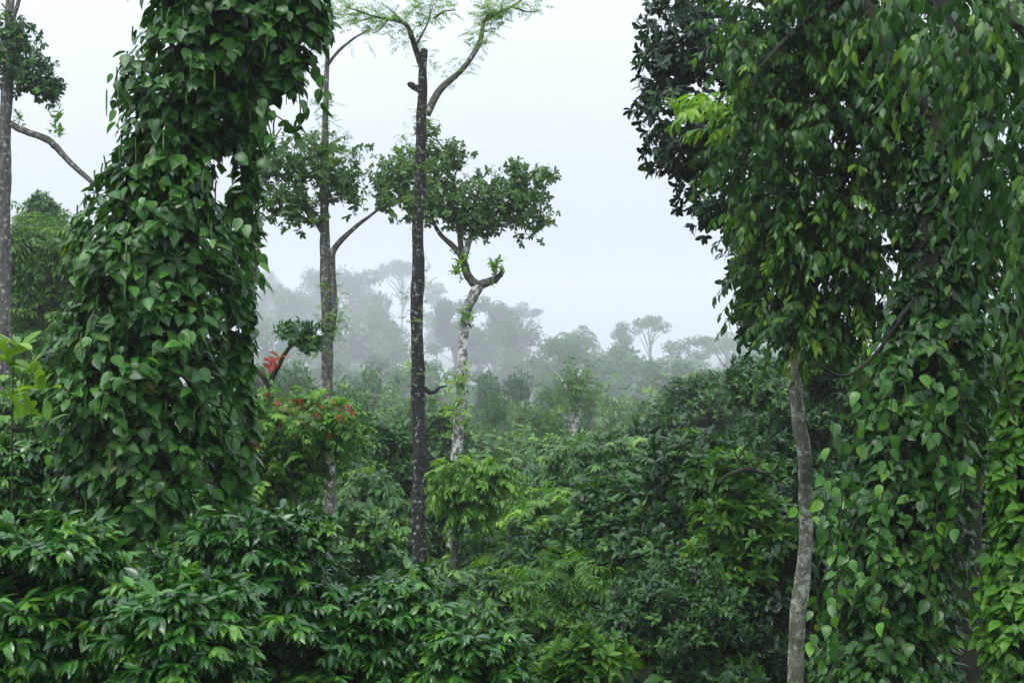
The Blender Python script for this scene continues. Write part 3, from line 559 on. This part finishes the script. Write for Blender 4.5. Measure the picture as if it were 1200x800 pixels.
for q in np.array([P(a + g.normal() * 2, b + g.normal() * 2, D12 - .6 + g.normal() * .15) for a, b in ((314, 462), (350, 466), (382, 470), (396, 476), (408, 478), (415, 486), (337, 498), (357, 496), (382, 505), (300, 520), (326, 470), (290, 470), (345, 480), (402, 488), (372, 488), (366, 474), (330, 482))]):
    lv = Leaves(); q = q[None] + g.normal(size=(3, 3)) * .025; whorls(lv, g, q, UP + g.normal(size=q.shape) * .6, 5, .05, .018, 'slim', droop=.1, tint=(.4, .2), alpha=(.5, 1.2)); lv.build('flower_tip', M['red'], t, t['o'])
D13 = 13.9
t = tree_root('crooked_sapling', 'crooked little tree with one tuft of scarlet leaves above the red-tipped shrub', 316, D13)
limb('trunk', [(318, 760), (316, 560), (315, 462), (328, 425), (342, 405), (366, 392)], D13, [4.5, 4, 3.8, 3, 2.2, 1.2], M['bark_brown'], t, 111, 8)
limb('branch', [(316, 452), (302, 434), (288, 424)], D13, [3, 2.2, 1.2], M['bark_brown'], t, 112, 7)
lv = Leaves(); cls = [cl(345, 388, 24, 14, D13, 28), cl(362, 400, 16, 14, D13, 20), cl(372, 388, 14, 12, D13, 20)]
p, o = crown_pts(g, cls, 110, .3, .3); whorls(lv, g, p, o + UP * .4, 6, .085, .032, 'mid', tint=(.45, .15)); lv.build('foliage', M['jack'], t, t['o'])
lv = Leaves(); q = np.array([P(a, b, D13 - .3) for a, b in ((318, 424), (326, 416), (314, 432), (322, 428))]); whorls(lv, g, q, UP + g.normal(size=q.shape) * .5, 3, .12, .055, 'oval', droop=.1, tint=(.5, .2)); lv.build('red_leaves', M['red'], t, t['o'])

# thin young tree in front of the lichened one
D14 = 15.0
t = tree_root('young_tree', 'thin young tree with a flat lime-green crown just right of the dark straight trunk', 533, D14)
limb('trunk', [(532, 740), (533, 640), (536, 560), (538, 535)], D14, [4.5, 4, 3, 1.6], M['bark_grey'], t, 121, 8)
limb('branch', [(535, 590), (555, 565), (575, 555)], D14, [2, 1.4, .8], M['bark_grey'], t, 122, 6)
limb('branch', [(535, 585), (526, 560), (522, 548)], D14, [2, 1.4, .8], M['bark_grey'], t, 123, 6)
lv = Leaves(); cls = [cl(538, 558, 20, 22, D14), cl(562, 560, 24, 16, D14), cl(584, 554, 16, 10, D14), cl(548, 545, 20, 10, D14), cl(553, 592, 20, 12, D14)]
p, o = crown_pts(g, cls, 260, .2, .3); sprays(lv, g, p, o * [1, 1, .2] + g.normal(size=o.shape) * .2, 7, .22, .095, .034, 'mid', sag=.5, hang=.5, tint=(.55, .15), young=.2); lv.build('foliage', M['lime'], t, t['o'])

# ------------------------------------------------------------------ shrub kinds for the middle distance (local size about 3 m)
def copy_tree(r):
    c = r.copy(); COL.objects.link(c)
    for ch in r.children:
        d = ch.copy(); COL.objects.link(d); d.parent = c
    return c
def shrub(kind, s, px, py, wpx, d, label, rot=0., group='shrubs filling the middle distance', mat=None, cat='shrub'):
    g = np.random.default_rng(int(px * 7 + py * 13 + d * 100)); r = tree_root(kind, label, px, d, cat, group); o = np.array(r['o']); k = d / FPX
    H = P(px, py, d)[2] - o[2]; R = wpx * k; cr = np.clip(.24 * R + .12, .22, 1.1) * (1.25 if kind == 'drooping_shrub' else 1)
    n = int(np.clip(2.2 * R * (R + H) / cr ** 2 * .8, 14, 110)); z = 1 - .95 * g.random(n) ** 1.3; a = g.random(n) * 2 * np.pi
    rr = R * np.sqrt(np.clip(1.04 - z ** 2.6, 0.02, 1)) * (.35 + .65 * g.random(n) ** .5) * (1 + .18 * np.sin(3 * a + px))
    c = np.stack([np.cos(a) * rr, np.sin(a) * rr, np.clip(z * (H - cr * 1.15), .15, None)], -1) + o
    q = cr * g.uniform(.6, 1.25, n); cls = np.column_stack([c, q, q, q * .72])
    st = Tubes()
    for b in range(5):
        e = c[g.integers(n)]; st.add([o + (np.cos(b * 1.3) * .08, np.sin(b * 1.3) * .08, -.15), o * .6 + e * .4 - UP * .1, e], [.02 + .012 * H, .012 + .006 * H, .008], sides=6)
    st.build('stem', M['bark_brown'], r, o)
    f = np.clip(d / 15, .9, 1.9) ** .6; area = (q ** 2).sum() * 9; lv = Leaves()
    def num(ln, wd, m, cover): return int(np.clip(cover * area / (ln * wd * .6 * m), 60, 42000 / m))
    if kind == 'leafy_shrub':
        ln, wd = .115 * f, .05 * f; p, ov = crown_pts(g, cls, num(ln, wd, 7, 1.9), .45, .3)
        whorls(lv, g, p, ov * .8 + UP * .6 + g.normal(size=ov.shape) * .35, 7, ln, wd, 'mid', droop=.15, tint=(.4, .17), young=.1)
    elif kind == 'drooping_shrub':
        ln, wd = .125 * f, .043 * f; p, ov = crown_pts(g, cls, num(ln, wd, 15, 1.9), .45, .25)
        sprays(lv, g, p, ov * [1, 1, .35] + UP * .3 + g.normal(size=ov.shape) * .25, 7, .36 * f, ln, wd, 'mid', sag=.45, hang=.4, side=.85, tint=(.43, .17), young=.12)
    elif kind == 'fine_shrub':
        ln, wd = .082 * f, .036 * f; p, ov = crown_pts(g, cls, num(ln, wd, 6, 1.9), .45, .3)
        whorls(lv, g, p, ov * .8 + UP * .4 + g.normal(size=ov.shape) * .45, 6, ln, wd, 'slim', droop=.15, tint=(.4, .17), young=.08)
    else:
        ln, wd = .10 * f, .024 * f; p, ov = crown_pts(g, cls, num(ln, wd, 19, 1.2), .4, .3)
        sprays(lv, g, p, ov * [1, 1, .4] + UP * .25 + g.normal(size=ov.shape) * .3, 9, .5 * f, ln, wd, 'kite', sag=.45, hang=.3, tint=(.45, .17), young=.15)
    lv.build('foliage', M[mat or ('lime' if kind == 'feathery_shrub' else 'shrub')], r, o)
    return r
SH = [
    # kind, seed, px, top, half width, distance, label, material
    ('leafy_shrub', 0, 830, 482, 120, 13.5, 'large dark glossy shrub left of the silver trunk, lower right of centre', 'jack'),
    ('leafy_shrub', 1, 740, 530, 90, 14.5, 'rounded glossy shrub standing left of the large dark one', None),
    ('fine_shrub', 0, 905, 402, 90, 18.5, 'tall dense small-leaved shrub behind the silver trunk', 'jack'),
    ('fine_shrub', 1, 985, 385, 75, 17.0, 'dark small-leaved shrub between the silver trunk and the right vine', 'jack'),
    ('leafy_shrub', 0, 868, 512, 46, 11.9, 'fresh light-tipped shrub in front of the tall dense one near the silver trunk', 'lime'),
    ('drooping_shrub', 0, 715, 505, 78, 22.0, 'pale green drooping shrub in the middle of the valley', None),
    ('drooping_shrub', 1, 640, 560, 70, 19.0, 'light green layered shrub right of the thin young tree', 'lime'),
    ('drooping_shrub', 0, 610, 610, 70, 15.5, 'drooping shrub with hanging leaf sprays below the thin young tree', None),
    ('fine_shrub', 0, 650, 660, 60, 13.0, 'grey-green fine-leaved shrub above the lowest coffee bush', None),
    ('leafy_shrub', 1, 690, 722, 40, 9.6, 'small round lime-tipped bush at the bottom right of centre', 'lime'),
    ('feathery_shrub', 0, 665, 640, 40, 12.5, 'feathery yellow-green shrub beside the fine-leaved one', None),
    ('fine_shrub', 1, 790, 640, 80, 11.5, 'deep-shaded shrub at the bottom, left of the silver trunk', 'jack'),
    ('leafy_shrub', 0, 890, 660, 60, 11.8, 'dark shrub at the foot of the silver trunk', 'shade'),
    ('drooping_shrub', 1, 1010, 560, 70, 12.0, 'dark shrub seen behind the lower part of the right vine', 'jack'),
    ('leafy_shrub', 1, 1150, 470, 90, 12.5, 'shrub closing the gap behind the right vine and the bright vine', 'jack'),
    ('fine_shrub', 0, 1110, 360, 120, 16.0, 'tall dark shrub behind the drooping tree at right', 'jack'),
    ('drooping_shrub', 0, 435, 540, 36, 19.5, 'shrub with arching leaves between the two straight trunks', None),
    ('leafy_shrub', 1, 420, 585, 55, 12.5, 'broad-leaved shrub below the slim grey trunk', None),
    ('fine_shrub', 1, 455, 655, 36, 14.0, 'fine-leaved shrub at the foot of the dark straight trunk', None),
    ('feathery_shrub', 1, 520, 690, 36, 13.0, 'feathery shrub right of the dark trunk foot', None),
    ('drooping_shrub', 1, 560, 650, 50, 12.5, 'hanging-leaved shrub at the foot of the thin young tree', None),
    ('leafy_shrub', 0, 350, 590, 60, 11.5, 'dark shrub under the red-tipped shrub', 'jack'),
    ('leafy_shrub', 1, 455, 480, 45, 24.0, 'bushy shrub behind the dark straight trunk, left side', None),
    ('drooping_shrub', 0, 575, 520, 60, 25.0, 'leafy shrub behind the white-lichened trunk', None),
    ('fine_shrub', 1, 620, 525, 55, 30.0, 'grey-green shrub right of the white-lichened trunk', None),
    ('fine_shrub', 0, 410, 470, 50, 28.0, 'shrub between the slim grey trunk and the dark one, farther back', None),
    ('drooping_shrub', 1, 350, 470, 60, 22.0, 'shrub behind the red-tipped shrub', 'shrub'),
    ('leafy_shrub', 0, 780, 470, 64, 26.0, 'dusky shrub rising behind the rounded glossy one', 'jack'),
    ('fine_shrub', 1, 822, 425, 66, 32.0, 'olive shrub on the slope left of the tall dense one', 'jack'),
    ('drooping_shrub', 0, 40, 430, 70, 16.0, 'leafy shrub behind the broad-leaved sapling at left', 'shrub'),
    ('fine_shrub', 0, 120, 420, 90, 20.0, 'shrub hidden behind the big leaning vine', 'shrub'),
    ('feathery_shrub', 0, 45, 250, 55, 24.0, 'tall feathery-leaved tree behind the left edge trunk', 'feather'),
    ('fine_shrub', 1, 50, 215, 40, 34.0, 'pale fine-crowned tree farther behind the left edge trunk', 'shrub'),
    ('drooping_shrub', 1, 240, 540, 60, 17.0, 'shrub in the gap below the slim vine-hung trunk', None),
    ('leafy_shrub', 0, 520, 470, 40, 34.0, 'shrub in the valley seen between the dark and the white-lichened trunks', None),
    ('drooping_shrub', 0, 660, 500, 60, 38.0, 'valley shrub in front of the pale forked tree', None),
    ('leafy_shrub', 1, 735, 490, 55, 40.0, 'round valley shrub behind the pale drooping one', None),
]
for q, (kd, s, px, py, wp, d, lab, mt) in enumerate(SH):
    nm = dict(group='trees behind the left edge trunk', cat='tree') if 'tree' in lab.split(' behind')[0].split(' farther')[0] and 'shrub' not in lab else {}
    shrub(kd, s, px, py, wp, d, lab, q * 1.7, mat=mt, **nm)

# ------------------------------------------------------------------ far trees in the mist (local height about 20 m)
def far_proto(kind, seed):
    g = np.random.default_rng(seed); r = link('misty_tree', None); tb = Tubes(); lv = Leaves()
    if kind == 'round':
        cls = [(g.normal() * 2.6, g.normal() * 2.6, g.uniform(11, 18.3), *g.uniform(1.3, 2.5, 2), g.uniform(.9, 1.7)) for _ in range(17)]
    elif kind == 'umbrella':
        cls = [(math.cos(a) * rr, math.sin(a) * rr, 18 - rr * .25 + g.normal() * .5, *g.uniform(1.3, 2.5, 2), g.uniform(.45, .8)) for a, rr in zip(g.random(15) * 6.3, g.uniform(.3, 5.2, 15))]
    elif kind == 'column':
        cls = [(g.normal() * 1.4, g.normal() * 1.4, h, *g.uniform(1.5, 2.4, 2), g.uniform(1.4, 2)) for h in np.linspace(5, 18.5, 13)]
    elif kind == 'layered':
        cls = [(math.cos(a) * rr, math.sin(a) * rr, h, *g.uniform(1.6, 2.7, 2), g.uniform(.7, 1.1)) for a, rr, h in zip(g.random(14) * 6.3, g.uniform(.5, 4, 14), np.linspace(9, 19, 14))]
    else:
        cls = [(math.cos(a) * rr, math.sin(a) * rr, 16 + g.normal() * 1.4, 1.3, 1.3, .9) for a, rr in zip(g.random(9) * 6.3, g.uniform(.5, 4, 9))]
    top = max(c[2] for c in cls); tb.add([(0, 0, -2), (.15, .1, top * .35), (-.1, .2, top * .6), (0, 0, top * .85)], [.34, .26, .2, .07], sides=7)
    for c in cls:
        h = c[2] * (g.uniform(.55, .82) if kind == 'umbrella' else g.uniform(.45, .7))
        tb.add([(0, .1, h), (c[0] * .35 + g.normal() * .2, c[1] * .35, h * .55 + c[2] * .45), (c[0] * .7 + g.normal() * .2, c[1] * .7, h * .25 + c[2] * .75), (c[0], c[1], c[2])], [.15, .09, .03], n=7, sides=5)
    tb.build('trunk', M['far_bark'], r)
    if kind == 'weeping':
        st = np.repeat(np.array([(0, 0, 15.5)]), 90, 0) + g.normal(size=(90, 3)) * [1, 1, 1.5]
        a = g.random(90) * 6.3; sprays(lv, g, st, np.stack([np.cos(a), np.sin(a), g.uniform(.5, 1.6, 90)], -1), 22, 6.5, .75, .16, 'kite', sag=.75, hang=.8, tint=(.45, .1))
        cls += [(0, 0, z, 2, 2, 2) for z in (6, 9, 12)]
    n = {'round': 3400, 'umbrella': 1100, 'column': 3600, 'layered': 2200, 'weeping': 900}[kind]
    p, o = crown_pts(g, cls, n, .3, .35)
    whorls(lv, g, p, o + UP * .4 + g.normal(size=o.shape) * .4, 4, .42, .2, 'kite', droop=.1, tint=(.45, .15), young=.02)
    lv.build('crown', M['forest'], r); r['top'] = top + .8
    return r
FP = {(k, s): [far_proto(k, 500 + 7 * i2 + s), 0] for i2, k in enumerate(('round', 'umbrella', 'column', 'layered', 'weeping')) for s in ((0, 1) if k != 'weeping' else (0,))}
FT = [
    # kind, seed, px, top, half width, distance, label
    ('layered', 0, 318, 318, 26, 781, 'faintest misty tree just right of the big vine'),
    ('round', 0, 335, 335, 34, 541, 'rounded misty tree right of the slim vine-hung trunk'),
    ('round', 1, 410, 318, 46, 592, 'wide pale misty tree between the two straight trunks'),
    ('column', 0, 436, 352, 26, 504, 'narrow misty tree just left of the dark straight trunk'),
    ('umbrella', 0, 472, 304, 34, 705, 'flat-topped misty tree crossing behind the dark straight trunk'),
    ('layered', 1, 512, 330, 24, 655, 'faint layered misty tree right of the dark straight trunk'),
    ('round', 1, 535, 352, 30, 453, 'misty tree behind the white-lichened trunk'),
    ('round', 0, 580, 350, 36, 466, 'tall rounded misty tree right of the white-lichened trunk'),
    ('umbrella', 1, 612, 352, 26, 655, 'faint flat-topped misty tree near the centre'),
    ('column', 1, 602, 375, 24, 415, 'leaning narrow misty tree below the centre umbrella crown'),
    ('round', 1, 648, 398, 38, 305, 'dark misty tree left of the weeping crown'),
    ('weeping', 0, 678, 386, 26, 375, 'misty tree with a weeping mop-shaped top right of centre'),
    ('column', 0, 705, 418, 24, 312, 'misty tree right of the weeping crown'),
    ('layered', 0, 728, 378, 22, 435, 'spiky misty tree left of the slender umbrella tree'),
    ('umbrella', 0, 762, 369, 28, 450, 'slender umbrella-topped misty tree with a forked pale stem'),
    ('round', 0, 745, 440, 40, 260, 'broad grey-green tree below the slender umbrella tree'),
    ('layered', 1, 810, 394, 42, 405, 'spreading misty tree with see-through layers, right of the umbrella tree'),
    ('umbrella', 1, 850, 386, 38, 478, 'misty spreading tree near the edge of the dark oval-leaved crown'),
    ('round', 1, 838, 438, 34, 97, 'soft green tree below the spreading misty trees'),
    ('round', 0, 892, 396, 48, 529, 'palest tree beside the silver trunk, far back'),
    ('round', 1, 372, 400, 44, 450, 'grey-green tree behind the slim grey trunk in the mist'),
    ('column', 1, 310, 385, 28, 390, 'grey-green tree behind the crooked sapling'),
    ('layered', 0, 460, 400, 34, 420, 'low misty tree left of the dark straight trunk'),
    ('round', 0, 520, 425, 40, 273, 'low misty tree between the dark and white-lichened trunks'),
    ('round', 1, 590, 440, 40, 110, 'low green tree right of the white-lichened trunk in the mist'),
    ('column', 0, 660, 445, 30, 97, 'green tree below the dark misty one'),
    ('round', 0, 700, 460, 38, 84, 'rounded green tree below the weeping crown'),
    ('layered', 1, 790, 465, 34, 77, 'open-layered green tree below the slender umbrella tree'),
    ('column', 1, 430, 440, 26, 97, 'green tree between the straight trunks at the mist edge'),
    ('round', 1, 330, 430, 44, 77, 'green tree above the red-tipped shrub'),
    ('round', 0, 550, 470, 38, 57, 'dark green tree behind the foot of the white-lichened trunk'),
    ('round', 1, 625, 480, 40, 51, 'dark green tree right of the white-lichened trunk, nearer'),
    ('round', 0, 760, 478, 38, 54, 'dark green tree in the valley right of the pale forked tree'),
    ('column', 0, 480, 468, 32, 48, 'dark green tree behind the dark straight trunk'),
    ('round', 1, 400, 460, 36, 46, 'dark green tree behind the slim grey trunk'),
    ('round', 0, 860, 440, 40, 43, 'dark green tree left of the silver trunk on the slope'),
    ('round', 1, 960, 400, 60, 51, 'tree filling the gap behind the drooping tree'),
    ('round', 1, 365, 318, 22, 655, 'faint round-topped tree left of the wide pale misty tree'),
    ('round', 0, 318, 340, 26, 630, 'pale tree half hidden behind the slim vine-hung trunk'),
    ('column', 1, 395, 372, 30, 428, 'misty tree just right of the slim grey trunk'),
    ('round', 0, 455, 375, 30, 441, 'misty tree left of the dark straight trunk, under the flat-topped one'),
    ('round', 1, 560, 385, 34, 450, 'dim tree right beside the white-lichened trunk'),
    ('round', 1, 615, 418, 34, 390, 'dim tree under the leaning narrow misty tree'),
    ('round', 0, 694, 412, 36, 299, 'dark rounded tree under the weeping crown'),
    ('column', 1, 735, 410, 32, 312, 'dark tree under the spiky misty tree'),
    ('round', 1, 782, 424, 38, 247, 'grey-green tree under the fork of the slender umbrella tree'),
    ('round', 0, 868, 400, 46, 450, 'misty tree on the rise left of the silver trunk'),
    ('round', 1, 480, 432, 36, 234, 'misty green tree just behind the dark straight trunk'),
    ('round', 0, 415, 420, 36, 260, 'misty green tree between the straight trunks'),
    ('round', 1, 660, 440, 36, 234, 'green tree behind the pale forked tree'),
    ('layered', 1, 345, 412, 36, 286, 'open misty tree behind the crooked sapling'),
    ('round', 0, 20, 330, 60, 34, 'large green tree far behind the left edge trunk'),
]
for q, (kd, s, px, py, wp, d, lab) in enumerate(FT):
    pr = FP[kd, s]; r = pr[0] if pr[1] == 0 else copy_tree(pr[0]); pr[1] += 1
    o = base_at(px, d); H = P(px, py, d)[2] - o[2]; sz = H / pr[0]['top']
    hw = {'round': 5, 'umbrella': 6.5, 'column': 3.2, 'layered': 5, 'weeping': 4.5}[kd]; sx = wp * d / FPX / hw; want = pr[0]['top'] * sx * (.85 if kd in ('round', 'layered') else 1.05)
    if H < want: o[2] -= want - H; sz = want / pr[0]['top']
    r.location = [float(v) for v in o]; r.scale = (sx, sx, sz); r.rotation_euler = (0, 0, q * 2.1); tag(r, lab, 'tree', 'misty trees across the valley')

# pale forked tree standing in the valley
D15 = 45.0
t = tree_root('forked_tree', 'pale forked tree with thin feathery top standing alone in the valley, right of centre', 671, D15)
limb('trunk', [(672, 640), (671, 560), (671, 510), (669, 480), (664, 455), (650, 435)], D15, [7, 6.5, 5.5, 3, 2, 1], M['bark_pale'], t, 131)
limb('branch', [(671, 515), (678, 480), (676, 450), (684, 425)], D15, [4, 3, 2, .8], M['bark_pale'], t, 132)
limb('branch', [(671, 500), (657, 485), (645, 480)], D15, [3, 2, .8], M['bark_pale'], t, 133)
lv = Leaves(); cls = [cl(672, 445, 24, 16, D15), cl(650, 470, 20, 12, D15), cl(690, 462, 18, 14, D15), cl(668, 470, 20, 14, D15)]
p, o = crown_pts(g, cls, 170, .3, .3); tufts(lv, g, p, 1, .6, D15, .2, tint=(.3, .15)); lv.build('foliage', M['feather'], t, t['o'])

# dead grey branch lying over the light-tipped shrub
t = tree_root('dead_branch', 'bare dark dead branch lying across the light-tipped shrub left of the silver trunk', 868, 11.2, 'branch')
dl = limb('limb', [(842, 566), (854, 556), (866, 552), (880, 550), (894, 554), (908, 553)], 11.1, [1.4, 2, 2.8, 2.6, 1.6, .8], M['bark_brown'], t, 141, 8)
for q, pts in enumerate(([(872, 548), (864, 535), (860, 522)], [(884, 548), (892, 536), (896, 520)], [(866, 536), (872, 526), (874, 514)], [(858, 552), (848, 545), (842, 533)])): limb('twig', pts, 11.1, [1.3, .9, .4], M['bark_brown'], t, 142 + q, 5).parent = dl

# ------------------------------------------------------------------ the distant wood and the low growth, each one mass
def mass(name, pts, mat, pro, g):
    Vs, Qs, As, n = [], [], [], 0
    for (o, sx, sz, rot) in pts:
        V, Q, A = pro[g.integers(len(pro))]; c, s = math.cos(rot), math.sin(rot)
        W = np.stack([(V[:, 0] * c - V[:, 1] * s) * sx + o[0], (V[:, 0] * s + V[:, 1] * c) * sx + o[1], V[:, 2] * sz + o[2]], -1)
        Vs.append(W); Qs.append(Q + n); As.append(A); n += len(V)
    return tag(mesh(name, np.concatenate(Vs), np.concatenate(Qs), mat, None, (0, 0, 0), np.concatenate(As)), kind='stuff')
pro = []
for s in range(3):
    q = np.random.default_rng(800 + s); lv = Leaves()
    p, o = crown_pts(q, [(q.normal() * 2.4, q.normal() * 2.4, q.uniform(2.5, 8), *q.uniform(1.6, 2.6, 2), q.uniform(1.2, 2)) for _ in range(10)], 650, .45, .3)
    whorls(lv, q, p, o + UP * .4 + q.normal(size=o.shape) * .4, 4, .5, .24, 'kite', droop=.1, tint=(.42, .17)); pro.append(lv.data())
pts = []
for d in np.r_[np.arange(31, 72, 7.), np.arange(76, 130, 11.), np.arange(130, 320, 24.), 350, 420, 500, 600, 750]:
    hw = d * .42; st = np.clip(d * .06, 2.6, 14)
    for x in np.arange(-hw, hw, st):
        x2, y2 = x + g.normal() * st * .3, d + g.normal() * 3
        z = float(ground_z(x2, y2)); want = 3 - (g.uniform(442, 482) - 400 + 1500 / d) / FPX * d - z
        H = np.clip(want, 1.5, 12 + d * .03) * g.uniform(.75, 1.12); pts.append(((x2, y2, z - .5), st / 4.2 * g.uniform(.8, 1.2), H / 9, g.random() * 6.3))
forest = mass('forest', pts, M['forest'], pro, g)
forest['label'] = 'dense wood covering the valley floor below the misty trees'
lv = Leaves(); n = 26000
yy = 4 + 40 * g.random(n) ** 1.3; xx = (g.random(n) - .5) * yy * .95; zz = ground_z(xx, yy) + .35 * g.random(n) ** 1.5
p = np.stack([xx, yy, zz], -1); k = 1 + .6 * g.random(n)
lv.add(p, np.stack([g.normal(size=n), g.normal(size=n), g.uniform(-.2, .9, n)], -1), UP + g.normal(size=(n, 3)) * .4, .14 * k, .06 * k, 'slim', .7, .2, np.clip(g.normal(.4, .2, n), 0, 1))
u = tag(lv.build('undergrowth', M['shrub'], None), kind='stuff'); u['label'] = 'low leafy growth covering the soil'
